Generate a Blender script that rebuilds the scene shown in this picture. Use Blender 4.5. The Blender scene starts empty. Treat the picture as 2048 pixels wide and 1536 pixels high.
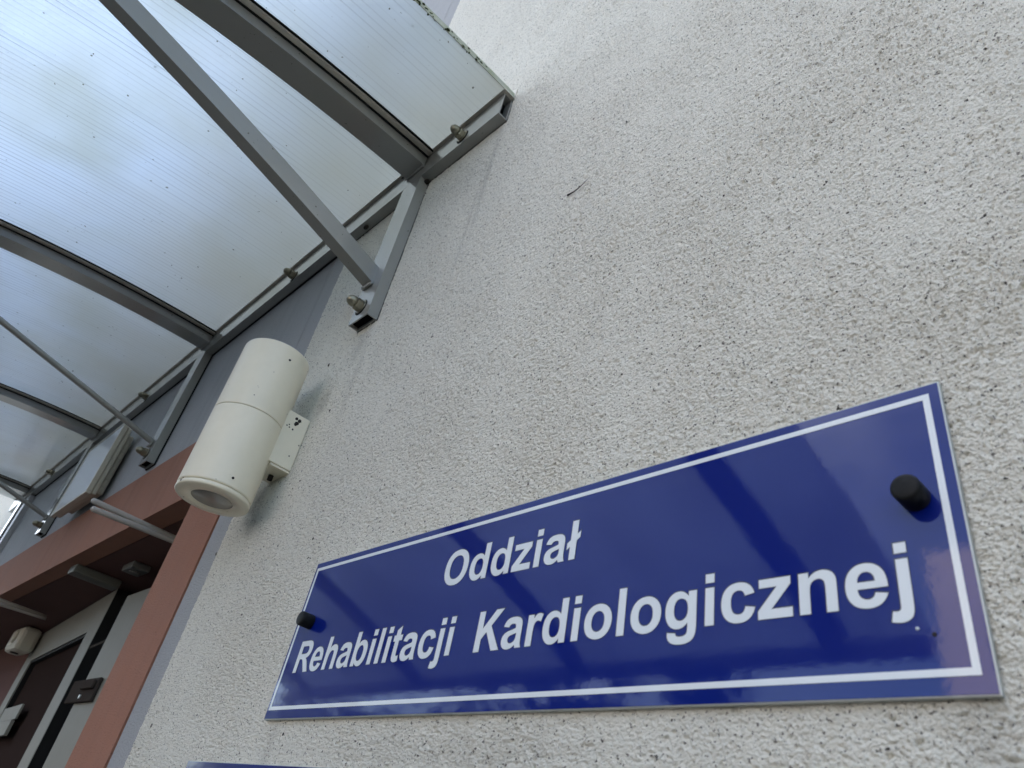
import bpy, bmesh, math, random
import numpy as np
from mathutils import Vector, Matrix

S = bpy.context.scene
COL = S.collection
# ------------------------------------------------------------------ camera
CZ = 1.60            # camera height above the ground, metres
CD = 1.0 / 3.0       # camera distance from the facade
cam_d = bpy.data.cameras.new('camera')
cam = bpy.data.objects.new('camera', cam_d)
COL.objects.link(cam)
cam_d.sensor_width = 36.0
cam_d.lens = 1452.72 / 2048 * 36.0
cam_d.clip_start = 0.02
cam_d.clip_end = 500
RX = Vector((0.69514588, 0.69707476, 0.17566726))
DN = Vector((-0.31425455, 0.51445129, -0.79786211))
FW = Vector((-0.64654179, 0.49942632, 0.57667761))
m = Matrix((RX, -DN, -FW)).transposed().to_4x4()
m.translation = Vector((0, -CD, CZ))
cam.matrix_world = m
cam_d.dof.use_dof = True
cam_d.dof.focus_distance = 0.80
cam_d.dof.aperture_fstop = 15.0
S.camera = cam

# ------------------------------------------------------------------ world
SUN_EL, SUN_AZ = math.radians(42), math.radians(20)     # azimuth from +Y towards +X
w = bpy.data.worlds.new('World'); S.world = w; w.use_nodes = True
N, L = w.node_tree.nodes, w.node_tree.links
N.clear()
out = N.new('ShaderNodeOutputWorld'); bg = N.new('ShaderNodeBackground')
sky = N.new('ShaderNodeTexSky'); sky.sky_type = 'NISHITA'; sky.sun_disc = False
sky.sun_elevation = SUN_EL; sky.sun_rotation = SUN_AZ
tc = N.new('ShaderNodeTexCoord'); nz = N.new('ShaderNodeTexNoise')
nz.inputs['Scale'].default_value = 2.6; nz.inputs['Detail'].default_value = 5; nz.inputs['Roughness'].default_value = .52
rp = N.new('ShaderNodeValToRGB'); rp.color_ramp.elements[0].position = .36; rp.color_ramp.elements[1].position = .62
mx = N.new('ShaderNodeMixRGB'); mx.inputs[2].default_value = (12.0, 12.9, 14.2, 1)
# clouds gather overhead and to the west (-X); the sky facing the wall is clear
sep = N.new('ShaderNodeSeparateXYZ'); L.new(tc.outputs['Generated'], sep.inputs[0])
c1 = N.new('ShaderNodeMath'); c1.operation = 'MULTIPLY_ADD'; c1.inputs[1].default_value = -.55; c1.inputs[2].default_value = .0; L.new(sep.outputs['X'], c1.inputs[0])
c2 = N.new('ShaderNodeMath'); c2.operation = 'MULTIPLY_ADD'; c2.inputs[1].default_value = 1.0; L.new(sep.outputs['Z'], c2.inputs[0]); L.new(c1.outputs[0], c2.inputs[2])
cm = N.new('ShaderNodeMapRange'); cm.inputs[1].default_value = .45; cm.inputs[2].default_value = .95; cm.inputs[3].default_value = .02; cm.inputs[4].default_value = .92; L.new(c2.outputs[0], cm.inputs[0])
cmul = N.new('ShaderNodeMath'); cmul.operation = 'MULTIPLY'
L.new(tc.outputs['Generated'], nz.inputs['Vector']); L.new(nz.outputs['Fac'], rp.inputs['Fac'])
L.new(rp.outputs['Color'], cmul.inputs[0]); L.new(cm.outputs[0], cmul.inputs[1]); L.new(cmul.outputs[0], mx.inputs[0]); L.new(sky.outputs['Color'], mx.inputs[1])
L.new(mx.outputs['Color'], bg.inputs['Color']); bg.inputs['Strength'].default_value = .14
L.new(bg.outputs['Background'], out.inputs['Surface'])

sun_d = bpy.data.lights.new('sun', 'SUN'); sun_d.energy = 4.8; sun_d.angle = math.radians(.5); sun_d.color = (1, .95, .87)
sun = bpy.data.objects.new('sun', sun_d); COL.objects.link(sun)
sd = Vector((math.sin(SUN_AZ) * math.cos(SUN_EL), math.cos(SUN_AZ) * math.cos(SUN_EL), math.sin(SUN_EL)))
sun.rotation_euler = sd.to_track_quat('Z', 'Y').to_euler(); sun.location = sd * 30

S.view_settings.view_transform = 'Standard'; S.view_settings.look = 'None'
S.view_settings.exposure = 1.36; S.view_settings.gamma = 1
S.render.engine = 'CYCLES'
S.cycles.use_denoising = True
S.cycles.max_bounces = 10; S.cycles.transparent_max_bounces = 16; S.cycles.transmission_bounces = 10
S.cycles.sample_clamp_indirect = 6

# ------------------------------------------------------------------ materials
def mat(name, col, rough=.6, metal=0, spec=.5, coat=0, coat_rough=.05, noise=None, bump=None, specks=None, bump2=None, streak=0):
    """noise=(scale, amount[, colour2]); bump=(scale, strength, distance); specks=(scale, threshold, colour)"""
    M = bpy.data.materials.new(name); M.use_nodes = True
    nt = M.node_tree; n, l = nt.nodes, nt.links
    b = n['Principled BSDF']
    b.inputs['Roughness'].default_value = rough; b.inputs['Metallic'].default_value = metal
    b.inputs['Specular IOR Level'].default_value = spec
    b.inputs['Coat Weight'].default_value = coat; b.inputs['Coat Roughness'].default_value = coat_rough
    rgb = n.new('ShaderNodeRGB'); rgb.outputs[0].default_value = (*col, 1); cur = rgb.outputs[0]
    t = n.new('ShaderNodeTexCoord'); OB = t.outputs['Object']
    if noise:
        for k in range(2):
            sc = noise[0] * (1, 7.3)[k]; am = noise[1] * (1, .6)[k]
            z = n.new('ShaderNodeTexNoise'); z.inputs['Scale'].default_value = sc; z.inputs['Detail'].default_value = 4
            l.new(OB, z.inputs['Vector'])
            r = n.new('ShaderNodeMapRange'); r.inputs[1].default_value = .3; r.inputs[2].default_value = .7
            r.inputs[3].default_value = 0; r.inputs[4].default_value = am
            l.new(z.outputs['Fac'], r.inputs[0])
            x = n.new('ShaderNodeMixRGB'); c2 = noise[2] if len(noise) > 2 else tuple(c * .55 for c in col)
            x.inputs[2].default_value = (*c2, 1); l.new(r.outputs[0], x.inputs[0]); l.new(cur, x.inputs[1]); cur = x.outputs[0]
    if streak:      # rain streaks: long in z, narrow in x
        mp = n.new('ShaderNodeMapping'); mp.inputs['Scale'].default_value = (26, 26, 1.1); l.new(OB, mp.inputs[0])
        z = n.new('ShaderNodeTexNoise'); z.inputs['Scale'].default_value = 1; z.inputs['Detail'].default_value = 5; l.new(mp.outputs[0], z.inputs['Vector'])
        r = n.new('ShaderNodeMapRange'); r.inputs[1].default_value = .50; r.inputs[2].default_value = .78; r.inputs[4].default_value = streak
        l.new(z.outputs['Fac'], r.inputs[0])
        x = n.new('ShaderNodeMixRGB'); x.inputs[2].default_value = (*(c * .62 for c in col), 1); l.new(r.outputs[0], x.inputs[0]); l.new(cur, x.inputs[1]); cur = x.outputs[0]
    if specks:
        for sp in (specks if isinstance(specks, list) else [specks]):
            z = n.new('ShaderNodeTexNoise'); z.inputs['Scale'].default_value = sp[0]; z.inputs['Detail'].default_value = 2
            l.new(OB, z.inputs['Vector'])
            r = n.new('ShaderNodeMapRange'); r.inputs[1].default_value = sp[1]; r.inputs[2].default_value = sp[1] + .04
            l.new(z.outputs['Fac'], r.inputs[0])
            x = n.new('ShaderNodeMixRGB'); x.inputs[2].default_value = (*sp[2], 1)
            l.new(r.outputs[0], x.inputs[0]); l.new(cur, x.inputs[1]); cur = x.outputs[0]
    l.new(cur, b.inputs['Base Color'])
    prev = None
    for bp in (bump, bump2):
        if bp:
            z = n.new('ShaderNodeTexNoise'); z.inputs['Scale'].default_value = bp[0]; z.inputs['Detail'].default_value = 3
            z.inputs['Roughness'].default_value = .6
            l.new(OB, z.inputs['Vector'])
            u = n.new('ShaderNodeBump'); u.inputs['Strength'].default_value = bp[1]; u.inputs['Distance'].default_value = bp[2]
            l.new(z.outputs['Fac'], u.inputs['Height'])
            if prev: l.new(prev.outputs[0], u.inputs['Normal'])
            l.new(u.outputs[0], b.inputs['Normal']); prev = u
            if coat: l.new(u.outputs[0], b.inputs['Coat Normal'])
    return M

M_white = mat('white_plaster', (.81, .795, .70), .9, noise=(2.2, .06, (.62, .61, .54)), streak=.12, specks=[(500, .64, (.20, .185, .16)), (300, .685, (.05, .043, .033))], bump=(850, 1.0, .0017))
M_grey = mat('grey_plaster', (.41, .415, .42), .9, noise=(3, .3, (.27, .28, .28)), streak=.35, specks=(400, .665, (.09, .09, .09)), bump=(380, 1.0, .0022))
M_red = mat('brick_red_plaster', (.35, .152, .092), .9, noise=(5, .35, (.29, .16, .12)), streak=.35, specks=(420, .665, (.13, .065, .045)), bump=(380, 1.0, .0022))
M_paint = mat('grey_paint', (.285, .29, .27), .30, .0, coat=1.0, coat_rough=.13, noise=(9, .22, (.24, .23, .19)), bump=(60, .15, .0008), specks=(160, .72, (.09, .08, .06)))
M_alu = mat('aluminium_profile', (.66, .62, .53), .5, .2, noise=(30, .3))
M_rubber_and_shadow = mat('black_rubber_and_shadow', (.015, .015, .015), .7, spec=.1)
M_galv = mat('galvanised_steel', (.36, .34, .26), .33, .8, noise=(80, .5, (.18, .16, .10)), bump=(300, .2, .0004))
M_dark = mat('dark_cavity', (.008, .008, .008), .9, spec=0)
M_cream = mat('cream_enamel', (.84, .775, .605), .36, noise=(12, .12, (.52, .47, .33)), specks=[(110, .735, (.12, .09, .05))], bump=(500, .08, .0003))
M_blue = mat('blue_enamel', (.0012, .0105, .158), .35, spec=.05, coat=1.0, coat_rough=.04, bump=(95, .055, .0006), bump2=(900, .02, .0002))
M_navy = mat('navy_print', (.004, .005, .03), .3, coat=.6)
M_letter = mat('white_vinyl', (.72, .76, .77), .30, coat=.5, coat_rough=.05, bump=(95, .055, .0006))
M_edge = mat('aluminium_edge', (.52, .55, .53), .4, .5, noise=(60, .3))
M_black = mat('black_plastic', (.004, .0045, .005), .5, spec=.15, noise=(300, .3, (.03, .03, .03)), bump=(600, .2, .0003))
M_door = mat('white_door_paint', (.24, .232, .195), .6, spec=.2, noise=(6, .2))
M_doorglass = mat('dark_door_glass', (.040, .028, .025), .35, spec=0)
M_box = mat('beige_plastic', (.60, .57, .47), .5, noise=(20, .2, (.3, .28, .2)))
M_glass = mat('frosted_lamp_glass', (.86, .90, .92), .25, spec=.5, coat=.6, coat_rough=.08)
M_moss = mat('green_moss', (.045, .06, .015), .95, noise=(200, .6, (.02, .025, .01)))
M_dirt = mat('dark_dirt', (.02, .016, .012), .9)
M_rod = mat('cream_rod_paint', (.44, .41, .37), .35)
M_lens = mat('lamp_lens', (.27, .25, .215), .3, coat=.6)
M_asph = mat('asphalt', (.035, .034, .032), .9, noise=(1.5, .4), bump=(80, .5, .01))
M_pale = mat('pale_facade', (.86, .76, .74), .85, noise=(.6, .3))
M_pane = mat('window_glass', (.03, .035, .04), .08)
M_bark = mat('bark', (.06, .045, .03), .95, bump=(20, .8, .02))
M_leaf = mat('dark_leaves', (.03, .055, .018), .7, noise=(2, .5))

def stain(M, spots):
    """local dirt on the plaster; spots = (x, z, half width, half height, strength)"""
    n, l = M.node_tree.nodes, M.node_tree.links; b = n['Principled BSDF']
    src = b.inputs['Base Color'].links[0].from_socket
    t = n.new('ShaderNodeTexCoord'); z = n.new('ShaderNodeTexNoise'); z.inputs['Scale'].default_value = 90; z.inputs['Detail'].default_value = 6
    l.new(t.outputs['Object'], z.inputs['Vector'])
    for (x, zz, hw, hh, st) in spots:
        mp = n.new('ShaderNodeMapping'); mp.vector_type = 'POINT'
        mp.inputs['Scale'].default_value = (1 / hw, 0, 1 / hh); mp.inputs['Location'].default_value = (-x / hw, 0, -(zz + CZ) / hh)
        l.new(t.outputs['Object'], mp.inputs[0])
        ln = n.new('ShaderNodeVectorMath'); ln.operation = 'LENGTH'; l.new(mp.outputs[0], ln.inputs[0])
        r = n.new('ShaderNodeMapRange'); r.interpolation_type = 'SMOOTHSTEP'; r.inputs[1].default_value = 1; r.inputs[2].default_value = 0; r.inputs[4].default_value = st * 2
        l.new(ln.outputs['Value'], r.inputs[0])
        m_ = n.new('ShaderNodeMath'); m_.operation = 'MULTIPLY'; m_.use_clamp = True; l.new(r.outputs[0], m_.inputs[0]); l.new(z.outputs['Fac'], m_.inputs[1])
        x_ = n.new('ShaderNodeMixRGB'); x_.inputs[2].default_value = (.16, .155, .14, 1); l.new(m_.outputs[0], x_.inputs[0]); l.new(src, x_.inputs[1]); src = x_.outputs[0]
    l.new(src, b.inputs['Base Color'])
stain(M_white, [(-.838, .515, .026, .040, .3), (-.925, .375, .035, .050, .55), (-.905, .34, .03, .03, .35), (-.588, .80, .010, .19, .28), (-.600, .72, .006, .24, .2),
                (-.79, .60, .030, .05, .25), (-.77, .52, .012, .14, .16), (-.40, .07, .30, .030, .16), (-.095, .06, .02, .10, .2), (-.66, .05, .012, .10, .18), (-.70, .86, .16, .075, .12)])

def sheet_mat():
    M = bpy.data.materials.new('polycarbonate'); M.use_nodes = True
    n, l = M.node_tree.nodes, M.node_tree.links; n.clear()
    o = n.new('ShaderNodeOutputMaterial')
    t = n.new('ShaderNodeTexCoord'); sx = n.new('ShaderNodeSeparateXYZ'); l.new(t.outputs['Object'], sx.inputs[0])
    mul = n.new('ShaderNodeMath'); mul.operation = 'MULTIPLY'; mul.inputs[1].default_value = 1 / .0115; l.new(sx.outputs['X'], mul.inputs[0])
    pp = n.new('ShaderNodeMath'); pp.operation = 'PINGPONG'; pp.inputs[1].default_value = .5; l.new(mul.outputs[0], pp.inputs[0])
    mr = n.new('ShaderNodeMapRange'); mr.inputs[1].default_value = .0; mr.inputs[2].default_value = .16; mr.inputs[3].default_value = 1; mr.inputs[4].default_value = 0
    l.new(pp.outputs[0], mr.inputs[0])
    # each web and cell differs a little
    mp = n.new('ShaderNodeMapping'); mp.inputs['Scale'].default_value = (45, .8, .8); l.new(t.outputs['Object'], mp.inputs[0])
    z = n.new('ShaderNodeTexNoise'); z.inputs['Scale'].default_value = 1; z.inputs['Detail'].default_value = 3; l.new(mp.outputs[0], z.inputs['Vector'])
    # grime: soft patches and specks; the wall-side greying is partly painted shade
    z2 = n.new('ShaderNodeTexNoise'); z2.inputs['Scale'].default_value = 3.2; z2.inputs['Detail'].default_value = 4; l.new(t.outputs['Object'], z2.inputs['Vector'])
    r2 = n.new('ShaderNodeMapRange'); r2.inputs[1].default_value = .45; r2.inputs[2].default_value = .75; r2.inputs[4].default_value = .6; l.new(z2.outputs['Fac'], r2.inputs[0])
    ay = n.new('ShaderNodeMapRange'); ay.inputs[1].default_value = -.42; ay.inputs[2].default_value = -.02; ay.inputs[3].default_value = 0; ay.inputs[4].default_value = .75; l.new(sx.outputs['Y'], ay.inputs[0])  # greying toward the wall: algae plus the wall's shade, put into the colour
    z4 = n.new('ShaderNodeTexNoise'); z4.inputs['Scale'].default_value = 6; z4.inputs['Detail'].default_value = 5; l.new(t.outputs['Object'], z4.inputs['Vector'])
    am = n.new('ShaderNodeMath'); am.operation = 'MULTIPLY_ADD'; am.inputs[1].default_value = .6; am.inputs[2].default_value = -.30; l.new(z4.outputs['Fac'], am.inputs[0])
    aa = n.new('ShaderNodeMath'); aa.operation = 'ADD'; aa.use_clamp = True; l.new(ay.outputs[0], aa.inputs[0]); l.new(am.outputs[0], aa.inputs[1])
    z3 = n.new('ShaderNodeTexNoise'); z3.inputs['Scale'].default_value = 120; z3.inputs['Detail'].default_value = 1; l.new(t.outputs['Object'], z3.inputs['Vector'])
    r3 = n.new('ShaderNodeMapRange'); r3.inputs[1].default_value = .77; r3.inputs[2].default_value = .80; l.new(z3.outputs['Fac'], r3.inputs[0])
    m1 = n.new('ShaderNodeMixRGB'); m1.inputs[1].default_value = (.83, .90, .975, 1); m1.inputs[2].default_value = (.46, .51, .57, 1)
    web = n.new('ShaderNodeMath'); web.operation = 'MULTIPLY'; l.new(mr.outputs[0], web.inputs[0])
    r1 = n.new('ShaderNodeMapRange'); r1.inputs[1].default_value = .35; r1.inputs[2].default_value = .65; r1.inputs[3].default_value = .12; r1.inputs[4].default_value = 1; l.new(z.outputs['Fac'], r1.inputs[0])
    l.new(r1.outputs[0], web.inputs[1]); l.new(web.outputs[0], m1.inputs[0])
    m2 = n.new('ShaderNodeMixRGB'); m2.inputs[2].default_value = (.60, .62, .52, 1); l.new(r2.outputs[0], m2.inputs[0]); l.new(m1.outputs[0], m2.inputs[1])
    m25 = n.new('ShaderNodeMixRGB'); m25.inputs[2].default_value = (.68, .67, .60, 1); l.new(aa.outputs[0], m25.inputs[0]); l.new(m2.outputs[0], m25.inputs[1])
    m3 = n.new('ShaderNodeMixRGB'); m3.inputs[2].default_value = (.08, .08, .05, 1); l.new(r3.outputs[0], m3.inputs[0]); l.new(m25.outputs[0], m3.inputs[1])
    tr = n.new('ShaderNodeBsdfTranslucent'); rf = n.new('ShaderNodeBsdfRefraction'); df = n.new('ShaderNodeBsdfDiffuse'); gl = n.new('ShaderNodeBsdfGlossy')
    rf.inputs['IOR'].default_value = 1.18; rf.inputs['Roughness'].default_value = .42; gl.inputs['Roughness'].default_value = .16
    for q in (tr, rf): l.new(m3.outputs[0], q.inputs['Color'])
    df.inputs['Color'].default_value = (.6, .62, .62, 1)
    a = n.new('ShaderNodeMixShader'); a.inputs[0].default_value = .45; l.new(tr.outputs[0], a.inputs[1]); l.new(rf.outputs[0], a.inputs[2])
    b = n.new('ShaderNodeMixShader'); b.inputs[0].default_value = .07; l.new(a.outputs[0], b.inputs[1]); l.new(df.outputs[0], b.inputs[2])
    fr = n.new('ShaderNodeFresnel'); fr.inputs['IOR'].default_value = 1.35
    c = n.new('ShaderNodeMixShader'); l.new(fr.outputs[0], c.inputs[0]); l.new(b.outputs[0], c.inputs[1]); l.new(gl.outputs[0], c.inputs[2])
    l.new(c.outputs[0], o.inputs['Surface'])
    return M
M_sheet = sheet_mat()

# ------------------------------------------------------------------ helpers
def tag(o, label=None, cat=None, group=None, kind=None):
    if label: o['label'] = label
    if cat: o['category'] = cat
    if group: o['group'] = group
    if kind: o['kind'] = kind
    return o
def thing(name, label, cat, loc=(0, 0, 0), group=None):
    o = bpy.data.objects.new(name, None); COL.objects.link(o); o.location = loc; o.empty_display_size = .05
    return tag(o, label, cat, group)
def link(name, me, M, parent=None, smooth=False):
    o = bpy.data.objects.new(name, me); COL.objects.link(o)
    if M: me.materials.append(M)
    if parent:
        o.parent = parent
        if parent.type == 'EMPTY': o.matrix_parent_inverse = Matrix.Translation(-parent.location)
    if smooth:
        for p in me.polygons: p.use_smooth = True
    return o
def Z(z): return z + CZ
class MB:
    def __init__(s): s.bm = bmesh.new()
    def box(s, x0, x1, y0, y1, z0, z1, bev=0, mi=0):
        """z given relative to the lens height"""
        vs = [s.bm.verts.new((x, y, Z(z))) for x in (x0, x1) for y in (y0, y1) for z in (z0, z1)]
        F = [(0, 1, 3, 2), (4, 6, 7, 5), (0, 4, 5, 1), (2, 3, 7, 6), (0, 2, 6, 4), (1, 5, 7, 3)]
        fs = [s.bm.faces.new([vs[i] for i in f]) for f in F]
        for f in fs: f.material_index = mi
        if bev:
            es = {e for f in fs for e in f.edges}
            bmesh.ops.bevel(s.bm, geom=list(es), offset=bev, segments=2, affect='EDGES', profile=.5)
        return s
    def cyl(s, p0, p1, r0, r1=None, n=24, cap=True):
        p0, p1 = Vector(p0), Vector(p1); p0.z += CZ; p1.z += CZ
        r1 = r0 if r1 is None else r1
        q = (p1 - p0).to_track_quat('Z', 'Y')
        A = []
        for p, r in ((p0, r0), (p1, r1)):
            A.append([s.bm.verts.new(p + q @ Vector((r * math.cos(2 * math.pi * i / n), r * math.sin(2 * math.pi * i / n), 0))) for i in range(n)])
        for i in range(n):
            f = s.bm.faces.new((A[0][i], A[0][(i + 1) % n], A[1][(i + 1) % n], A[1][i])); f.smooth = n > 8
        if cap: s.bm.faces.new(A[0][::-1]); s.bm.faces.new(A[1])
        return s
    def lathe(s, c, prof, n=64, axis='Z', smooth=True):
        """prof: list of (r, h) along axis from point c"""
        c = Vector(c); c.z += CZ; R = []
        for r, h in prof:
            ring = []
            for i in range(n):
                a = 2 * math.pi * i / n
                if axis == 'Z': v = Vector((r * math.cos(a), r * math.sin(a), h))
                else: v = Vector((r * math.cos(a), -h, r * math.sin(a)))
                ring.append(s.bm.verts.new(c + v))
            R.append(ring)
        for a, b in zip(R, R[1:]):
            for i in range(n):
                f = s.bm.faces.new((a[i], a[(i + 1) % n], b[(i + 1) % n], b[i])); f.smooth = smooth
        s.bm.faces.new(R[0][::-1]); s.bm.faces.new(R[-1])
        return s
    def tube(s, pts, r, n=12):
        pts = [Vector(p) + Vector((0, 0, CZ)) for p in pts]; R = []
        for i, p in enumerate(pts):
            d = (pts[min(i + 1, len(pts) - 1)] - pts[max(i - 1, 0)]).normalized(); q = d.to_track_quat('Z', 'Y')
            R.append([s.bm.verts.new(p + q @ Vector((r * math.cos(2 * math.pi * k / n), r * math.sin(2 * math.pi * k / n), 0))) for k in range(n)])
        for a, b in zip(R, R[1:]):
            for k in range(n):
                f = s.bm.faces.new((a[k], a[(k + 1) % n], b[(k + 1) % n], b[k])); f.smooth = True
        s.bm.faces.new(R[0][::-1]); s.bm.faces.new(R[-1]); return s
    def arc(s, x0, x1, zf, tf, y0, y1, n=40):
        """bar of width x0..x1 whose underside is zf(y) and thickness tf, from y0 to y1"""
        R = []
        for i in range(n + 1):
            y = y0 + (y1 - y0) * i / n; z = zf(y)
            sl = (zf(y - .001) - zf(y + .001)) / -.002; nn = Vector((0, -sl, 1)).normalized()
            a = Vector((0, y, Z(z))); b = a + nn * tf
            R.append([s.bm.verts.new((x0, a.y, a.z)), s.bm.verts.new((x1, a.y, a.z)), s.bm.verts.new((x1, b.y, b.z)), s.bm.verts.new((x0, b.y, b.z))])
        for a, b in zip(R, R[1:]):
            for k in range(4):
                f = s.bm.faces.new((a[k], a[(k + 1) % 4], b[(k + 1) % 4], b[k]))
        s.bm.faces.new(R[0][::-1]); s.bm.faces.new(R[-1]); return s
    def build(s, name, M, parent=None):
        bmesh.ops.recalc_face_normals(s.bm, faces=s.bm.faces)
        me = bpy.data.meshes.new(name); s.bm.to_mesh(me); s.bm.free()
        return link(name, me, M, parent)
def box(name, M, parent, *a, **k): return MB().box(*a, **k).build(name, M, parent)

def hollow(mb, x0, x1, y0, y1, z0, z1, t, axis):
    """square tube open at both ends along axis 'X' or 'Z'"""
    if axis == 'X':
        mb.box(x0, x1, y0, y1, z0, z0 + t); mb.box(x0, x1, y0, y1, z1 - t, z1)
        mb.box(x0, x1, y0, y0 + t, z0 + t, z1 - t); mb.box(x0, x1, y1 - t, y1, z0 + t, z1 - t)
    else:
        mb.box(x0, x0 + t, y0, y1, z0, z1); mb.box(x1 - t, x1, y0, y1, z0, z1)
        mb.box(x0 + t, x1 - t, y0, y0 + t, z0, z1); mb.box(x0 + t, x1 - t, y1 - t, y1, z0, z1)
    return mb

# ------------------------------------------------------------------ ground
g = MB().box(-120, 120, -120, 120, -CZ - .3, -CZ).build('ground', M_asph); tag(g, kind='structure')

# ------------------------------------------------------------------ the building
bld = thing('hospital_building', 'rendered hospital facade, rough white plaster beside a grey band and a brick-red doorway surround', 'building', (0, 0, 0))

def hsh(i, j, k):
    v = np.sin(i * 127.1 + j * 311.7 + k * 74.7) * 43758.5453
    return v - np.floor(v)
def worley(x, y, s, k):
    x = x / s; y = y / s; i = np.floor(x); j = np.floor(y); d = np.full(x.shape, 9.); hh = np.zeros(x.shape)
    for a in (-1, 0, 1):
        for b in (-1, 0, 1):
            px = i + a + hsh(i + a, j + b, k); py = j + b + hsh(i + a, j + b, k + 5)
            q = (px - x) ** 2 + (py - y) ** 2
            mm = q < d; d = np.where(mm, q, d); hh = np.where(mm, hsh(i + a, j + b, k + 9), hh)
    return np.sqrt(d), hh
def vnoise(x, y, s, k):
    x = x / s; y = y / s; i = np.floor(x); j = np.floor(y); u = x - i; v = y - j; u = u * u * (3 - 2 * u); v = v * v * (3 - 2 * v)
    return (hsh(i, j, k) * (1 - u) + hsh(i + 1, j, k) * u) * (1 - v) + (hsh(i, j + 1, k) * (1 - u) + hsh(i + 1, j + 1, k) * u) * v
def plaster_h(X, Zz):
    # warped grains of render: rounded lumps, gaps where grains are missing
    wx = X + .0026 * (vnoise(X, Zz, .005, 1) - .5); wz = Zz + .0026 * (vnoise(X, Zz, .005, 2) - .5)
    d1, h1 = worley(wx * .92, wz * 1.3, .0016, 3); d2, h2 = worley(wx * .9, wz * 1.1, .0010, 21)
    g1 = np.clip(1 - (d1 / .78) ** 2, 0, 1) ** .8 * (.25 + .75 * h1)
    g2 = np.clip(1 - (d2 / .8) ** 2, 0, 1) * (.3 + .7 * h2)
    m_ = vnoise(X, Zz, .013, 7)
    pit = np.clip((vnoise(wx * .75, wz * 1.3, .0015, 11) - .76) * 4.2, 0, 1) * (.4 + .6 * (vnoise(X, Zz, .02, 17) > .4))
    drag = np.clip((vnoise(X * .35 + Zz * .1, Zz, .0024, 31) - .74) * 5, 0, 1)
    amp = .80 + .75 * vnoise(X, Zz, .075, 41)
    return (amp * (.00125 * g1 + .00050 * g2) + .0003 * (m_ - .5) + .0005 * (vnoise(X, Zz, .05, 13) - .5) - .0020 * pit * amp - .0007 * drag)
def dense_wall(name, M, parent, xs, zs, thick):
    X, Zz = np.meshgrid(xs, zs); nx, nz_ = len(xs), len(zs)
    Y = -plaster_h(X, Zz)
    Y[0, :] = 0; Y[-1, :] = 0
    V = np.stack([X.ravel(), Y.ravel(), Zz.ravel() + CZ], 1)
    idx = np.arange(nx * nz_).reshape(nz_, nx)
    q = np.stack([idx[:-1, :-1], idx[:-1, 1:], idx[1:, 1:], idx[1:, :-1]], -1).reshape(-1, 4)
    me = bpy.data.meshes.new(name); me.vertices.add(len(V)); me.vertices.foreach_set('co', V.astype(np.float32).ravel())
    me.loops.add(q.size); me.loops.foreach_set('vertex_index', q.astype(np.int32).ravel())
    me.polygons.add(len(q)); me.polygons.foreach_set('loop_start', np.arange(0, q.size, 4, dtype=np.int32))
    me.polygons.foreach_set('loop_total', np.full(len(q), 4, np.int32))
    me.polygons.foreach_set('use_smooth', np.ones(len(q), bool))
    me.update(calc_edges=True)
    return link(name, me, M, parent)
def grow(a, b, s0, k, c=0):
    """coordinates from a to b, spacing s0 near c and growing by k per metre of distance"""
    o = [a]
    while o[-1] < b: o.append(o[-1] + s0 + k * abs(o[-1] + (s0) - c))
    o[-1] = b; return np.array(o)
xs = grow(-.99, .14, .00050, .0012, -.04); zs = grow(-.06, 1.95, .00050, .0018, .16)
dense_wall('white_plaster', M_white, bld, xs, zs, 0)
mb = MB()
mb.box(-.99, .14, .006, .30, -.06, 1.95)
mb.box(-.99, .14, 0, .30, 1.952, 7.0); mb.box(-.99, .14, 0, .30, -CZ + .002, -.062); mb.box(.142, 6, 0, .30, -CZ + .002, 7.0)
mb.box(-12, -4.42, 0, .30, -CZ + .002, 7.0); mb.box(-4.418, -3.40, 0, .30, .615, 7.0)
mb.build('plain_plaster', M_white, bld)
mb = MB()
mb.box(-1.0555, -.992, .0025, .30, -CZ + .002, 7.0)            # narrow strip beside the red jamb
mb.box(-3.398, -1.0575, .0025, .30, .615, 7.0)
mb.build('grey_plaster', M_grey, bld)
mb = MB()
mb.box(-1.21, -1.0572, -.0002, .30, -CZ + .002, .613)          # right jamb
mb.box(-4.418, -1.212, -.0002, .040, .467, .613)               # lintel
mb.build('doorway_surround', M_red, bld)
M_red_shade = mat('shaded_red', (.12, .048, .036), .9, noise=(5, .3), bump=(420, .8, .0011))  # the surround's red darkened, so the recess shade sits in the colour
box('recess_wall', M_red_shade, bld, -4.418, -3.06, .235, .30, -CZ + .002, .465)
box('soffit', M_red_shade, bld, -4.418, -1.212, .042, .30, .4672, .60)
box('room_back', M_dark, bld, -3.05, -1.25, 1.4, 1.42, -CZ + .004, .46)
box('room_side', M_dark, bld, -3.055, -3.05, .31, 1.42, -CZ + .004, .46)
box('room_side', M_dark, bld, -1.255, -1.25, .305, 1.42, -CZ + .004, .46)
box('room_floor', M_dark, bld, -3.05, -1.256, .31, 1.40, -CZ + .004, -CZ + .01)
box('room_ceiling', M_dark, bld, -3.05, -1.25, .31, 1.42, .462, .47)
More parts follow.
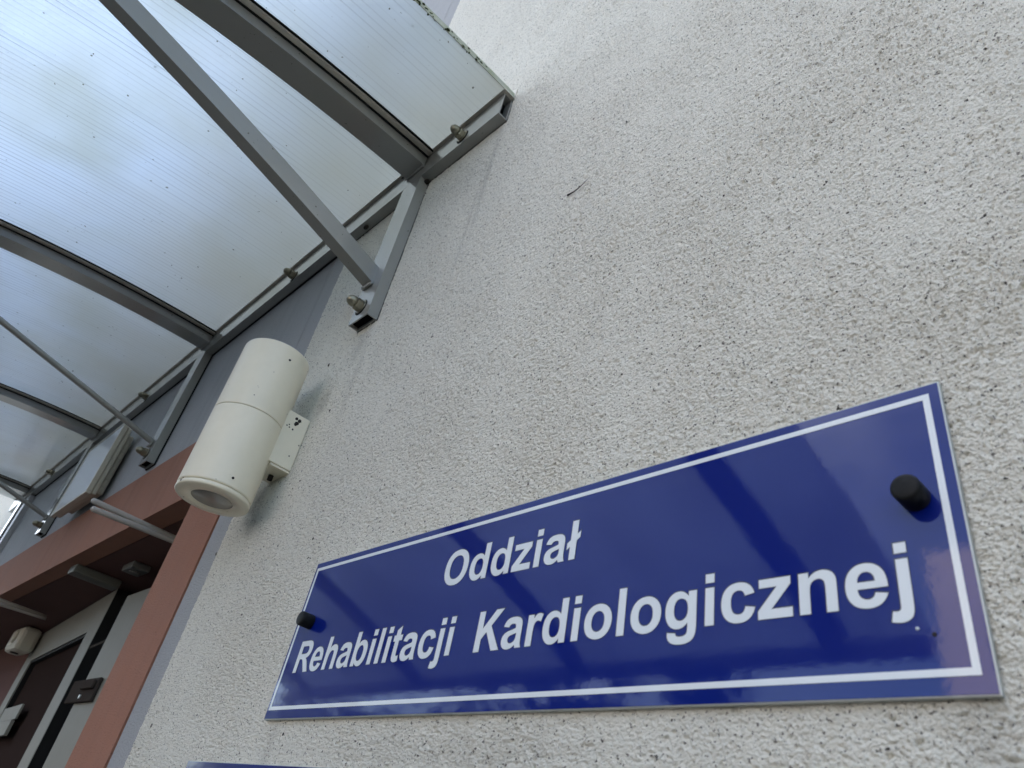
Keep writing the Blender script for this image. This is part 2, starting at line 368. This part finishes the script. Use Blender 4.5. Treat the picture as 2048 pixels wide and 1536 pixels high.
for i, (X_, Z_, r_) in enumerate([(-.957, .096, .0016), (-.992, .315, .0016), (-.827, .212, .0013), (-.871, .592, .0022), (-.805, .487, .0016), (-.332, .700, .0011),
                                 (-.718, .285, .0013), (-.802, .292, .0011), (-.127, .550, .0009), (-.640, .086, .0011), (-.505, .615, .0008), (-.20, .66, .0009), (-.60, .52, .0009), (-.70, .44, .0008)]):
    bm = bmesh.new(); bmesh.ops.create_icosphere(bm, subdivisions=2, radius=r_)
    for v in bm.verts: v.co = Vector((v.co.x * random.uniform(.6, 1), v.co.y * .6, v.co.z * random.uniform(.9, 1.6))) + Vector((X_, -.0012, Z(Z_)))
    me = bpy.data.meshes.new('dirt_speck'); bm.to_mesh(me); bm.free(); link('dirt_speck', me, M_dirt, bld)

# thin dark curved stem stuck to the plaster
mb = MB(); pts = []
for k in range(11):
    u = k / 10; pts.append((-.4047 + .0307 * u, -.0022 - .002 * u, .6305 + .0026 * u + .0 - .0045 * math.sin(math.pi * u) * .9))
for k, (p, q) in enumerate(zip(pts, pts[1:])): mb.cyl(p, q, .00095 * (1 - k / 12), .00095 * (1 - (k + 1) / 12), 8)
st = mb.build('plant_stem', M_dirt); tag(st, 'thin dark curved stem stuck on the white plaster right of the canopy end', 'stem')

# ------------------------------------------------------------------ canopy
can = thing('entrance_canopy', 'grey steel canopy frame carrying arched translucent ribbed roofing above the doorway', 'canopy', (-1.6, 0, Z(.95)))
def ztop(off):
    return lambda y: .9585 - .16 * y * y + off
XE, XW = -.5765, -3.51
rail = hollow(MB(), XW + .003, -.5797, -.0185, -.0014, .9323, .9827, .002, 'X').build('wall_rail', M_paint, can)
box('shadow_line_strip', M_rubber_and_shadow, rail, XW, -.5788, -.0013, .0022, .9308, .9825)  # black strip drawing the shadow line between rail and wall
box('tube_shade', M_dark, rail, -.60, -.594, -.0163, -.0036, .9345, .9805)  # black block inside the open tube end, in place of its shade
RC = [-.790, -1.626, -2.462, -3.298]
HW = .0243
YO = -1.42
def brace_z(y): y = -y; return .693 + .33 * y - .11 * y * y
def dome_nut(x, z, parent, y=-.0187, s=1.0, M=None):
    mb = MB()
    mb.lathe((x, y, z), [(.0093 * s, 0), (.0093 * s, .0016)], 24, 'Y')
    mb.lathe((x, y - .0016, z), [(.0076 * s, 0), (.0078 * s, .001), (.0078 * s, .0065 * s), (.0070 * s, .0075 * s)], 6, 'Y', smooth=False)
    mb.lathe((x, y - .0016 - .0070 * s, z), [(.0066 * s, 0), (.0068 * s, .004 * s), (.0062 * s, .0075 * s), (.0045 * s, .0105 * s), (.002 * s, .0122 * s), (.0004, .0127 * s)], 24, 'Y')
    o = mb.build('dome_nut', M or M_galv, parent)
    MB().lathe((x, y + .0003, z - .0012), [(.0112 * s, 0), (.0112 * s, .0006)], 24, 'Y').build('washer_shadow', M_rubber_and_shadow, parent)  # black disc set slightly low to draw the washer's shadow
    return o
for i, xc in enumerate(RC):
    rf = MB().arc(xc - HW, xc + HW, ztop(0), .020, -.0195, YO).build('rafter', M_paint, can)
    MB().arc(xc - .037, xc + .037, ztop(.0212), .0028, -.02, YO).build('joint_profile', M_alu, rf)
    mb = MB(); mb.arc(xc - .0405, xc - .036, ztop(.0243), .0018, -.02, YO); mb.arc(xc + .036, xc + .0405, ztop(.0243), .0018, -.02, YO)
    mb.build('rubber_gasket', M_rubber_and_shadow, rf)
    mb = MB(); mb.arc(xc + .0244, xc + .0275, ztop(.0190), .0021, -.02, YO); mb.arc(xc - .0275, xc - .0244, ztop(.0190), .0021, -.02, YO); mb.build('gap_shadow', M_rubber_and_shadow, rf)  # dark strips drawn in for the gap shadow beside the rafter
    po = hollow(MB(), xc - HW, xc + HW, -.0185, -.0014, .629, .9318, .002, 'Z').build('wall_bracket', M_paint, can)
    box('shadow_line_strip', M_rubber_and_shadow, po, xc - HW - .0012, xc + HW + .0012, -.0013, .0022, .6275, .9315)  # black edge around the bracket for its shadow line on the wall
    box('tube_shade', M_dark, po, xc - HW + .0022, xc + HW - .0022, -.0163, -.0036, .634, .640)  # blackens the open foot of the tube where shade would fall
    dome_nut(xc - .003, .6545, po, s=1.22)
    if i == 0: MB().arc(xc - .018, xc + .0035, brace_z, .030, -.0190, -.715).build('curved_brace', M_paint, can)
    else: MB().tube([(xc, -.0188, .6815), (xc, -.0215, .6822), (xc, -.40, .770), (xc, -.765, .858)], .0065, 16).build('brace_rod', M_paint, can)
    # weld beads
    rnd = random.Random(i); mb = MB()
    for k in range(26):
        u = k / 25
        mb.lathe((xc + .0035 - .0215 * u, -.0215 + rnd.uniform(-.001, .001), (.6945 if i == 0 else .673) + rnd.uniform(-.0012, .0012)), [(.0015, 0), (.0028, .0012), (.0022, .003), (.0008, .004)], 8)
    mb.build('weld_seam', M_paint, po); mb = MB()
    for k in range(30):
        u = k / 29
        mb.lathe((xc - HW + 2 * HW * u, -.0205 + rnd.uniform(-.001, .001), .9555 + rnd.uniform(-.001, .001)), [(.001, 0), (.0024, .001), (.002, .0026), (.0008, .0036)], 8)
    mb.build('weld_seam', M_paint, po)
for x_, z_ in ((-.667, .951), (-1.189, .937 + .008), (-1.9885, .940), (-2.90, .948)):
    dome_nut(x_, z_, rail, s=1.15)
# roofing panels between the joints
edges = [XW] + RC[::-1] + [XE]
for a, b in zip(edges, edges[1:]):
    MB().arc(a + (.0015 if a != XW else 0), b - (.0015 if b != XE else 0), ztop(.0262), .010, -.0035, YO - .02, 60).build('roof_panel', M_sheet, can)
# wall flashing and clamp under the panel
mb = MB(); mb.box(XW, -.5755, -.0025, -.0003, .9832, 1.011); mb.box(XW, -.5745, -.0236, -.0027, .9832, .9846); mb.build('wall_flashing', M_alu, can)
mb = MB(); mb.box(XW, -.577, -.0190, -.0150, .9848, .9866); mb.build('seal_strip', M_rubber_and_shadow, can)
mb = MB(); mb.arc(XW, XE, ztop(-.02), .05, YO + .0, YO - .02, 2); mb.build('front_beam', M_paint, can)
mb = MB(); mb.arc(XE + .0003, XE + .0014, ztop(.0258), .0108, -.004, YO - .02, 60)
tape = mb.build('edge_tape', mat('edge_tape_material', (.52, .54, .46), .6, noise=(60, .5, (.25, .3, .12))), can)
# moss clumps along the open edge
mb = MB(); rnd = random.Random(5)
bm = bmesh.new()
for k in range(150):
    y = -.03 - .36 * rnd.random() ** .8
    dens = .5 + .5 * math.sin(y * 40) + .3 * (y < -.14)
    if rnd.random() > dens: continue
    c = Vector((XE + .001 + rnd.uniform(-.002, .0025), y, Z(ztop(.0262)(y) + rnd.uniform(-.002, .006))))
    r = rnd.uniform(.0006, .0022)
    mtx = Matrix.Translation(c) @ Matrix.Diagonal((rnd.uniform(.6, 1.2), rnd.uniform(.8, 2.2), rnd.uniform(.5, 1), 1))
    bmesh.ops.create_icosphere(bm, subdivisions=1, radius=r, matrix=mtx)
me = bpy.data.meshes.new('moss'); bm.to_mesh(me); bm.free(); o = link('moss', me, M_moss, tape); o['kind'] = 'stuff'
# dark blobs standing for two bolt heads and a hole on the rail
for c, r in (((-.765, -.006, .928), .0055), ((-.935, -.010, .929), .0048), ((-.838, -.018, .984), .003)):
    bm = bmesh.new(); bmesh.ops.create_icosphere(bm, subdivisions=2, radius=r, matrix=Matrix.Translation(Vector(c) + Vector((0, 0, CZ))) @ Matrix.Diagonal((1.4, .8, .8, 1)))
    me = bpy.data.meshes.new('dark_blob'); bm.to_mesh(me); bm.free(); link('dark_blob', me, M_dirt, rail, True)

# ------------------------------------------------------------------ up-down wall lamp
LX, LY, LR = -.883, -.0702, .0462
lamp = thing('wall_lamp', 'cream cylindrical up-and-down wall light with chipped bracket on the white plaster', 'lamp', (LX, 0, Z(.45)))
def ring_prof(z0, z1, r, b=.0015): return [(r - b, z0), (r, z0 + b), (r, z1 - b), (r - b, z1)]
hz0, hs, hz1 = .338, .4535, .5625
lower = MB().lathe((LX, LY, 0), [(LR - .0035, hz0 + .0065), (LR - .0012, hz0 + .0065), (LR, hz0 + .0078), (LR, hz0 + .0095), (LR, hs - .002), (LR, hs - .0006), (LR - .0008, hs)], 96).build('lower_housing', M_cream, lamp)
MB().lathe((LX, LY, 0), [(LR - .0008, hs + .0005), (LR, hs + .0011), (LR, hs + .0025), (LR, hz1 - .004), (LR, hz1 - .002), (LR - .0006, hz1 - .0007), (LR - .002, hz1)], 96).build('upper_housing', M_cream, lamp)
# bottom trim ring with recessed lens
MB().lathe((LX, LY, 0), [(.0262, hz0 + .004), (.0262, hz0), (LR - .0012, hz0), (LR - .0002, hz0 + .0012), (LR - .0002, hz0 + .0052), (LR - .0015, hz0 + .006), (.0262, hz0 + .006)], 96).build('trim_ring', M_cream, lamp)
MB().lathe((LX, LY, 0), [(.001, hz0 + .0008), (.0260, hz0 + .0008), (.0260, hz0 + .0036)], 64).build('lens', M_lens, lamp)
for zz, aa in ((.3560, -2), (.5413, 3)):
    a = math.radians(aa); d = Vector((math.cos(a), math.sin(a), 0))
    p = Vector((LX, LY, zz)) + d * (LR - .001); MB().cyl(p, p + d * .0015, .0016, n=14).build('set_screw', M_dirt, lamp)
brk = MB().box(-.912, -.8535, -.0365, -.0012, .4065, .486, bev=.0012).build('mounting_bracket', M_cream, lamp)
mb = MB(); mb.box(-.9105, -.855, -.030, -.0014, .4030, .4062, bev=.0008); mb.build('bracket_cover', M_cream, lamp)
# rusty chips near the top of the bracket side
bm = bmesh.new(); rnd = random.Random(3)
for (y, z, r) in ((-.021, .4785, .0022), (-.016, .4775, .0026), (-.0185, .4725, .0028), (-.0195, .4700, .0022), (-.0205, .4615, .0012), (-.0275, .4655, .0009), (-.026, .462, .001), (-.030, .463, .0009), (-.011, .425, .0010), (-.004, .445, .0009)):
    bmesh.ops.create_icosphere(bm, subdivisions=2, radius=r, matrix=Matrix.Translation((-.8534, y, Z(z))) @ Matrix.Diagonal((.15, 1, 1, 1)))
for v in bm.verts: v.co.y += rnd.uniform(-.0004, .0004); v.co.z += rnd.uniform(-.0004, .0004)
me = bpy.data.meshes.new('rust_chip'); bm.to_mesh(me); bm.free(); link('rust_chip', me, M_dirt, brk)
mb = MB(); mb.cyl((-.884, -.012, .396), (-.884, -.012, .4065), .0035, n=14); mb.build('cable_gland', M_dirt, brk)

# ------------------------------------------------------------------ flood light under the canopy
fl = thing('flood_light', 'flat rectangular floodlight with pale glass under the canopy above the red lintel', 'floodlight', (-2.05, 0, Z(.70)))
mb = MB(); mb.box(-2.195, -1.907, -.034, -.022, .617, .815, bev=.003); mb.box(-2.17, -1.93, -.022, -.004, .630, .800, bev=.006)
for z_ in (.655, .675, .735, .755): mb.cyl((-1.930, -.013, z_), (-1.9275, -.013, z_), .0055, n=16)
mb.build('lamp_body', M_box, fl)
mb = MB()
mb.box(-2.199, -1.902, -.046, -.0345, .613, .620, bev=.001); mb.box(-2.199, -1.902, -.046, -.0345, .812, .819, bev=.001)
mb.box(-2.199, -2.192, -.046, -.0345, .6202, .8118, bev=.001); mb.box(-1.909, -1.902, -.046, -.0345, .6202, .8118, bev=.001)
mb.build('front_rim', M_box, fl)
box('lamp_glass', M_glass, fl, -2.1918, -1.9092, -.0445, -.0360, .6204, .8116)

# ------------------------------------------------------------------ lettering (outlines in 2048-unit em, drawn by hand)
G = {
'O': (1593, "M89 724Q89 948 156 1100Q206 1212 292.5 1301T482 1433Q619 1491 798 1491Q1122 1491 1316.5 1290T1511 731Q1511 376 1318 175.5T802 -25Q475 -25 282 174.5T89 724ZM394 734Q394 485 509 356.5T801 228T1091.5 355.5T1205 738Q1205 990 1094.5 1114T801 1238T506 1112.5T394 734Z"),
'd': (1251, "M1121 0H860V156Q795 65 706.5 20.5T528 -24Q345 -24 214.5 123.5T84 535Q84 805 211 945.5T532 1086Q710 1086 840 938V1466H1121ZM371 554Q371 384 418 308Q486 198 608 198Q705 198 773 280.5T841 527Q841 710 775 790.5T606 871Q506 871 438.5 791.5T371 554Z"),
'z': (1024, "M32 0V219L430 676Q528 788 575 835Q526 832 446 831L71 829V1062H951V863L545 395L402 241Q519 248 547 248H982V0Z"),
'i': (569, "M147 1206V1466H428V1206ZM147 0V1062H428V0Z"),
'l': (569, "M147 0V1466H428V0Z"),
'a': (1139, "M357 738L102 784Q145 938 250 1012T562 1086Q750 1086 842 1041.5T971.5 928.5T1009 675L1006 347Q1006 208 1019.5 142T1070 0H792Q781 28 765 83Q758 108 755 116Q683 46 601 11T426 -24Q262 -24 167.5 65T73 290Q73 380 116 450.5T236.5 558.5T458 624Q639 658 709 687V715Q709 789 672 820.5T535 852Q466 852 427 825T357 738ZM732 510Q682 493 574 470T433 425Q374 387 374 322Q374 259 420 215T541 171Q618 171 690 224Q743 264 759 322Q770 360 770 466V510Z"),
'R': (1479, "M150 0V1466H773Q1008 1466 1114.5 1426.5T1285 1286T1349 1055Q1349 891 1252.5 784T964 649Q1060 593 1122.5 526T1291 288L1470 0H1116L902 321Q788 493 746 538T657 599.5T506 612H446V0ZM446 846H665Q878 846 931 864T1014 926T1044 1034Q1044 1108 1004.5 1153.5T893 1211Q857 1216 677 1216H446Z"),
'e': (1139, "M762 338L1042 291Q988 137 871.5 56.5T580 -24Q303 -24 170 157Q65 302 65 523Q65 787 203 936.5T552 1086Q789 1086 926 929.5T1057 450H353Q356 325 421 255.5T583 186Q649 186 694 222T762 338ZM778 622Q775 744 715 807.5T569 871Q477 871 417 804T358 622Z"),
'h': (1251, "M428 1466V927Q564 1086 753 1086Q850 1086 928 1050T1045.5 958T1098.5 834T1113 623V0H832V561Q832 708 818 748T768.5 811.5T682 835Q607 835 548.5 798.5T463 689T428 474V0H147V1466Z"),
'b': (1251, "M134 0V1466H415V938Q545 1086 723 1086Q917 1086 1044 945.5T1171 535Q1171 271 1040.5 123.5T727 -24Q637 -24 549.5 21T395 156V0ZM413 554Q413 710 479 790.5T649 871Q749 871 816.5 791.5T884 554Q884 384 837 308Q769 198 647 198Q550 198 481.5 280.5T413 554Z"),
't': (682, "M634 1062V838H442V410Q442 280 447.5 258.5T472.5 223T520 209Q557 209 627 235L651 17Q558 -23 440 -23Q368 -23 310 1T225 63.5T187.5 169Q179 215 179 355V818H50V1062H179V1273L461 1437V1062Z"),
'c': (1139, "M1073 748L796 698Q782 781 732.5 823T604 865Q499 865 436.5 792.5T374 550Q374 361 437.5 283T608 205Q688 205 739 250.5T811 407L1087 360Q1044 170 922 73T595 -24Q362 -24 223.5 123T85 530Q85 793 224 939.5T600 1086Q794 1086 908.5 1002.5T1073 748Z"),
'j': (569, "M144 1206V1466H425V1206ZM425 1062V33Q425 -170 398.5 -253T296.5 -382.5T104 -429Q60 -429 9.5 -421T-91 -397L-42 -157Q-16 -162 6.5 -165T45 -168Q84 -168 108.5 -151.5T141 -111.5T149 31V1062Z"),
'K': (1479, "M150 0V1466H446V815L1044 1466H1442L890 895L1472 0H1089L685 688L446 444V0Z"),
'r': (797, "M416 0H135V1062H396V911Q463 1018 516.5 1052T638 1086Q734 1086 823 1033L736 788Q665 834 604 834Q545 834 504 801.5T439.5 684T416 328Z"),
'o': (1251, "M82 546Q82 686 151 817T346.5 1017T629 1086Q871 1086 1025.5 929T1180 533Q1180 291 1024 133.5T631 -24Q485 -24 352.5 42T151 235.5T82 546ZM370 531Q370 372 445.5 288T631 204T816 288T891 533Q891 690 816 774.5T631 859T445.5 774.5T370 531Z"),
'g': (1251, "M172 -76L442 -109Q450 -165 479 -186Q519 -216 605 -216Q715 -216 770 -183Q807 -161 826 -112Q839 -77 839 17V172Q713 0 521 0Q307 0 182 181Q84 324 84 537Q84 804 212.5 945T532 1086Q729 1086 857 913V1062H1120V109Q1120 -79 1089 -172T1002 -318T852.5 -401T617 -431Q375 -431 273 -348T171 -137Q171 -112 172 -78ZM372 553Q372 384 437.5 305.5T599 227Q702 227 773 307.5T844 546Q844 711 776 791T604 871Q503 871 437.5 792.5T372 553Z"),
'n': (1251, "M1113 0H832V542Q832 714 814 764.5T755.5 843T658 871Q585 871 527 831T447.5 725T426 481V0H145V1062H406V906Q545 1086 756 1086Q849 1086 926 1052.5T1043.5 967T1098.5 849T1113 660Z"),
'ł': (569, "M147 0V500L0 400V640L147 740V1466H428V930L575 1030V790L428 690V0Z"),
}
import re
def flatten(d):
    tok = re.findall(r'[MLHVQTZ]|-?[\d.]+', d); i = 0; out_ = []; cur = []; p = (0, 0); c = None; cmd = None
    def num():
        nonlocal i
        v = float(tok[i]); i += 1; return v
    def quad(p0, c_, p1):
        for k in range(1, 7):
            t = k / 6; cur.append(((1 - t) ** 2 * p0[0] + 2 * t * (1 - t) * c_[0] + t * t * p1[0], (1 - t) ** 2 * p0[1] + 2 * t * (1 - t) * c_[1] + t * t * p1[1]))
    while i < len(tok):
        if tok[i] in 'MLHVQTZ':
            cmd = tok[i]; i += 1
            if cmd == 'Z':
                if cur[0] == cur[-1]: cur.pop()
                out_.append(cur); cur = []; continue
        if cmd == 'M': p = (num(), num()); cur = [p]; cmd = 'L'; c = None
        elif cmd == 'L': p = (num(), num()); cur.append(p); c = None
        elif cmd == 'H': p = (num(), p[1]); cur.append(p); c = None
        elif cmd == 'V': p = (p[0], num()); cur.append(p); c = None
        elif cmd == 'Q': c = (num(), num()); q = (num(), num()); quad(p, c, q); p = q
        elif cmd == 'T':
            c = (2 * p[0] - c[0], 2 * p[1] - c[1]) if c else p
            q = (num(), num()); quad(p, c, q); p = q
    return out_
def text_mesh(name, s, x0, zb, sx, sz, M, parent, y, offset=0, extr=.0002):
    cu = bpy.data.curves.new(name, 'CURVE'); cu.dimensions = '2D'; cu.fill_mode = 'BOTH'; cu.extrude = extr; cu.offset = offset
    pen = x0
    for ch in s:
        ad, d = G[ch]
        for poly in flatten(d):
            # drop repeated points so the offset stays clean
            pts = []
            for q in poly:
                v = (pen + q[0] * sx, zb + q[1] * sz)
                if not pts or abs(v[0] - pts[-1][0]) + abs(v[1] - pts[-1][1]) > 1e-5: pts.append(v)
            sp = cu.splines.new('POLY'); sp.points.add(len(pts) - 1); sp.use_cyclic_u = True
            for k, v in enumerate(pts): sp.points[k].co = (v[0], v[1], 0, 1)
        pen += ad * sx
    tmp = bpy.data.objects.new('tmp', cu); COL.objects.link(tmp)
    dg = bpy.context.evaluated_depsgraph_get()
    me = bpy.data.meshes.new_from_object(tmp.evaluated_get(dg)); bpy.data.objects.remove(tmp)
    me.transform(Matrix(((1, 0, 0, 0), (0, 0, -1, y), (0, 1, 0, CZ), (0, 0, 0, 1))))
    me.materials.clear()
    return link(name, me, M, parent)

# ------------------------------------------------------------------ ward sign
sign = thing('ward_sign', 'glossy blue enamel sign with white border and white text Oddział Rehabilitacji Kardiologicznej', 'sign', (-.38, 0, Z(.17)))
box('sign_plate', M_edge, sign, -.6780, -.0860, -.0046, -.0014, .0972, .2477, bev=.0004)
face = box('blue_face', M_blue, sign, -.6772, -.0868, -.0050, -.00465, .0980, .2469)
mb = MB(); t = .0031; yb0, yb1 = -.00525, -.00502
mb.box(-.6742, -.0914, yb0, yb1, .1052, .1052 + t); mb.box(-.6742, -.0914, yb0, yb1, .2416 - t, .2416)
mb.box(-.6742, -.6742 + t, yb0, yb1, .1052 + t, .2416 - t); mb.box(-.0914 - t, -.0914, yb0, yb1, .1052 + t, .2416 - t)
mb.build('border_line', M_letter, sign)
for nm, s_, x0_, zb_, sx_ in (('word_oddzial', 'Oddział', -.4588, .1919, 1.939e-5), ('word_rehabilitacji', 'Rehabilitacji', -.6558, .1370, 1.903e-5), ('word_kardiologicznej', 'Kardiologicznej', -.4056, .1369, 1.941e-5)):
    ln = text_mesh('lettering', s_, x0_, zb_, sx_, 1.948e-5, M_letter, sign, -.00535, 0, .00008)
    text_mesh('letter_outline', s_, x0_ - .00022, zb_ + .0003, sx_, 1.948e-5, M_navy, ln, -.00508, .00052, .00003)
for cx, cz in ((-.1050, .1860), (-.6500, .1838)):
    MB().lathe((cx, -.0050, cz), [(.0065, 0), (.0067, .0005), (.0067, .0118), (.0062, .0127), (.0050, .0130), (.0005, .0130)], 48, 'Y').build('screw_cap', M_black, sign)
mb = MB(); mb.lathe((-.1063, -.0050, .1225), [(.0009, 0), (.0009, .0004)], 12, 'Y'); mb.build('pin_hole', M_dirt, sign)
bm = bmesh.new(); bmesh.ops.create_icosphere(bm, subdivisions=2, radius=.0008, matrix=Matrix.Translation((-.1126, -.0051, Z(.1255))))
me = bpy.data.meshes.new('paint_drop'); bm.to_mesh(me); bm.free(); link('paint_drop', me, M_letter, sign, True)

sign2 = thing('lower_sign', 'second dark blue sign below, only its top edge showing at the bottom of the photo', 'sign', (-.44, 0, Z(-.02)))
box('sign_plate', M_edge, sign2, -.807, -.215, -.0046, -.0014, -.0885, .0613, bev=.0004)
box('blue_face', M_blue, sign2, -.8062, -.2158, -.0050, -.00465, -.0877, .0606)
mb = MB(); mb.box(-.8035, -.2185, yb0, yb1, .0512, .0542); mb.box(-.8035, -.2185, yb0, yb1, -.0812, -.0782)
mb.box(-.8035, -.8005, yb0, yb1, -.078, .051); mb.box(-.2215, -.2185, yb0, yb1, -.078, .051); mb.build('border_line', M_letter, sign2)

# ------------------------------------------------------------------ doorway contents
door = thing('entrance_door', 'white framed glazed door standing slightly ajar deep in the red doorway', 'door', (-1.99, .1435, 0))
dv = Vector((-1, .0785, 0)).normalized(); dn = Vector((-.0785, -1, 0)).normalized()
def leaf(mb, a, b, z0, z1, d0, d1):
    """slab on the tilted leaf: a..b along it from the hinge side, d0..d1 outwards"""
    vs = []
    for u in (a, b):
        for d in (d0, d1):
            for z in (z0, z1):
                p = Vector((-1.9915, .1435, 0)) + dv * u + dn * d; vs.append(mb.bm.verts.new((p.x, p.y, Z(z))))
    for f in [(0, 1, 3, 2), (4, 6, 7, 5), (0, 4, 5, 1), (2, 3, 7, 6), (0, 2, 6, 4), (1, 5, 7, 3)]: mb.bm.faces.new([vs[i] for i in f])
    return mb
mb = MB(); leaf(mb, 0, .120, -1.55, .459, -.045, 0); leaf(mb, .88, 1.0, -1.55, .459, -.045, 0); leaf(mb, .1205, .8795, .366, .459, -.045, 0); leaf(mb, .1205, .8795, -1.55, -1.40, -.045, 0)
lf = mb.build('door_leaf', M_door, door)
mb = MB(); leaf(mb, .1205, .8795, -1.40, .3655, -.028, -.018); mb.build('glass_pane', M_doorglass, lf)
mb = MB(); leaf(mb, .1205, .127, -1.40, .3655, -.0175, -.004); leaf(mb, .873, .8795, -1.40, .3655, -.0175, -.004); leaf(mb, .1275, .8725, .3585, .3655, -.0175, -.004); mb.build('glazing_bead', M_rubber_and_shadow, lf)
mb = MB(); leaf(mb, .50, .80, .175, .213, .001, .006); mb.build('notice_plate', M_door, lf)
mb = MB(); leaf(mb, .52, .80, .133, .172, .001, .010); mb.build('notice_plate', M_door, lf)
mb = MB(); leaf(mb, -.0045, -.0005, -1.55, .459, -.085, -.001); mb.build('edge_seal', M_rubber_and_shadow, lf)
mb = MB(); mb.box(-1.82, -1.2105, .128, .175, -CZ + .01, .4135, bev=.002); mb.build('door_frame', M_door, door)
mb = MB(); mb.box(-1.865, -1.695, .120, .1275, .180, .226, bev=.002); mb.box(-1.775, -1.70, .112, .1198, .203, .220, bev=.003)
hg = mb.build('hinge_plate', mat('hinge_bronze', (.055, .047, .042), .6, 0, 0), door)
mb = MB(); mb.cyl((-1.765, .1165, .190), (-1.765, .1198, .190), .004, n=14); mb.build('hinge_screw', M_edge, hg)

sen = thing('motion_sensor', 'small rounded cream motion sensor at the top corner of the door', 'sensor', (-2.93, .19, Z(.42)))
mb = MB(); mb.box(-3.03, -2.88, .150, .208, .385, .462, bev=.014); mb.build('sensor_body', M_box, sen)
mb = MB(); mb.lathe((-2.945, .1497, .428), [(.021, 0), (.020, .004), (.010, .007), (.001, .008)], 24, 'Y'); mb.build('sensor_lens', M_box, sen)
mb = MB(); mb.cyl((-2.955, .172, .3825), (-2.955, .172, .3848), .013, n=20); mb.build('sensor_socket', M_dirt, sen)

dc = thing('door_closer', 'grey boxy door closer housing fixed under the dark doorway soffit', 'door closer', (-1.95, .1, Z(.45)))
mb = MB(); mb.box(-1.985, -1.935, .022, .132, .447, .4668, bev=.003); mb.build('closer_housing', mat('dull_grey', (.13, .13, .11), .5), dc)
mb = MB(); mb.box(-1.80, -1.73, .085, .125, .452, .4668, bev=.003); mb.cyl((-1.765, .105, .4485), (-1.765, .105, .4518), .012, n=20); mb.build('cable_box', mat('dull_grey_box', (.12, .12, .11), .5), dc)

def rods(x, label, z0, z1, yt, yb, rr):
    t_ = thing('handrail_loop', label, 'rod', (x, 0, Z(z0)), 'paired rods in the doorway')
    for k, (za, zb2) in enumerate(((z0, z0 - .004), (z1, z0 - .010))):
        pts = [(x + .012 * k, yb, zb2)]
        for q in range(9): pts.append((x + .012 * k, yb + (yt - yb) * (q + 1) / 10, zb2 + (za - zb2) * (q + 1) / 10))
        yt2 = yt + .004 * k
        pts += [(x + .012 * k, yt2 + .004, za), (x + .012 * k, yt2, za)]
        mb = MB().tube(pts, rr, 14); mb.lathe((x + .012 * k, yt2 + .0005, za), [(rr, 0), (rr * .9, .0024), (rr * .5, .0042), (rr * .1, .005)], 14, 'Y')
        mb.build('rod', M_rod, t_)
    return t_
rods(-1.44, 'pair of cream painted rods poking out past the red lintel by the right jamb', .4555, .4385, -.096, .127, .0052)
rods(-2.60, 'pair of cream rods under the soffit above the door at the left edge', .4575, .4400, -.10, .14, .0052)

# ------------------------------------------------------------------ downpipe beside the last bracket
dp = thing('cable_duct', 'pale vertical cable duct on the wall beside the farthest canopy bracket', 'cable duct', (-3.1, 0, 0))
box('duct_body', mat('pale_pvc', (.50, .50, .50), .4), dp, -3.215, -3.165, -.016, .003, .60, .93, bev=.003)

# ------------------------------------------------------------------ what stands opposite (seen only in the sign's gloss)
ob = thing('opposite_building', 'pale sunlit building across the yard, mirrored in the right end of the blue sign', 'building', (-1, -16, 0))
fac = box('facade', M_pale, ob, -5.2, 9, -24, -16, -CZ + .002, 7.9)
for fx in range(5):
    for fz in range(3):
        x = -4.2 + fx * 2.7; z = -.5 + fz * 2.8
        wf = box('window', M_door, fac, x, x + 1.3, -16.001, -15.95, z, z + 1.5)
        box('pane', M_pane, wf, x + .08, x + 1.22, -15.949, -15.94, z + .08, z + 1.42)
def tree(x, y, h, w_, label, seed):
    rnd = random.Random(seed)
    t_ = thing('broadleaf_tree', label, 'tree', (x, y, 0), 'trees across the yard')
    mb = MB(); mb.cyl((x, y, -CZ), (x + .1, y, -CZ + h * .45), .18, .10, 12)
    for k in range(5):
        a = rnd.uniform(0, 6.28); mb.cyl((x + .08, y, -CZ + h * (.3 + .04 * k)), (x + math.cos(a) * w_ * .5, y + math.sin(a) * w_ * .5, -CZ + h * .65), .07, .03, 8)
    mb.build('trunk', M_bark, t_)
    vs, fs = [], []
    cl = [(rnd.gauss(0, .38) * w_, rnd.gauss(0, .38) * w_, h * .62 + rnd.gauss(0, .16) * h) for _ in range(34)]
    for cx_, cy_, cz_ in cl:
        if cz_ > h * .97: cz_ = h * .9
        for k in range(150):
            p = Vector((x + cx_ + rnd.gauss(0, .36), y + cy_ + rnd.gauss(0, .36), min(max(cz_ + rnd.gauss(0, .32), .4), h)))
            u = Vector((rnd.gauss(0, 1), rnd.gauss(0, 1), rnd.gauss(0, 1))).normalized(); v = u.orthogonal().normalized()
            s_ = rnd.uniform(.09, .17); b = len(vs)
            vs += [p - u * s_, p + v * s_ * .5, p + u * s_, p - v * s_ * .5]; fs.append((b, b + 1, b + 2, b + 3))
    me = bpy.data.meshes.new('crown'); me.from_pydata(vs, [], fs); link('crown', me, M_leaf, t_)
for k, (x, y, h, ww) in enumerate(((-7.6, -11.5, 5.7, 1.7), (-10.6, -11.0, 5.9, 1.9), (-14.0, -11.5, 5.8, 2.0), (-18.0, -11.0, 5.4, 2.0), (-22.5, -11.5, 5.8, 2.2), (-5.0, -12.5, 5.3, 1.5))):
    tree(x, y, h, ww, ['nearest leafy tree left of the pale opposite building', 'second leafy tree across the yard from the opposite building', 'third and roundest leafy tree across the yard',
         'lowest leafy tree across the yard', 'farthest leafy tree at the end of the yard', 'slim leafy tree at the corner of the opposite building'][k], k + 11)
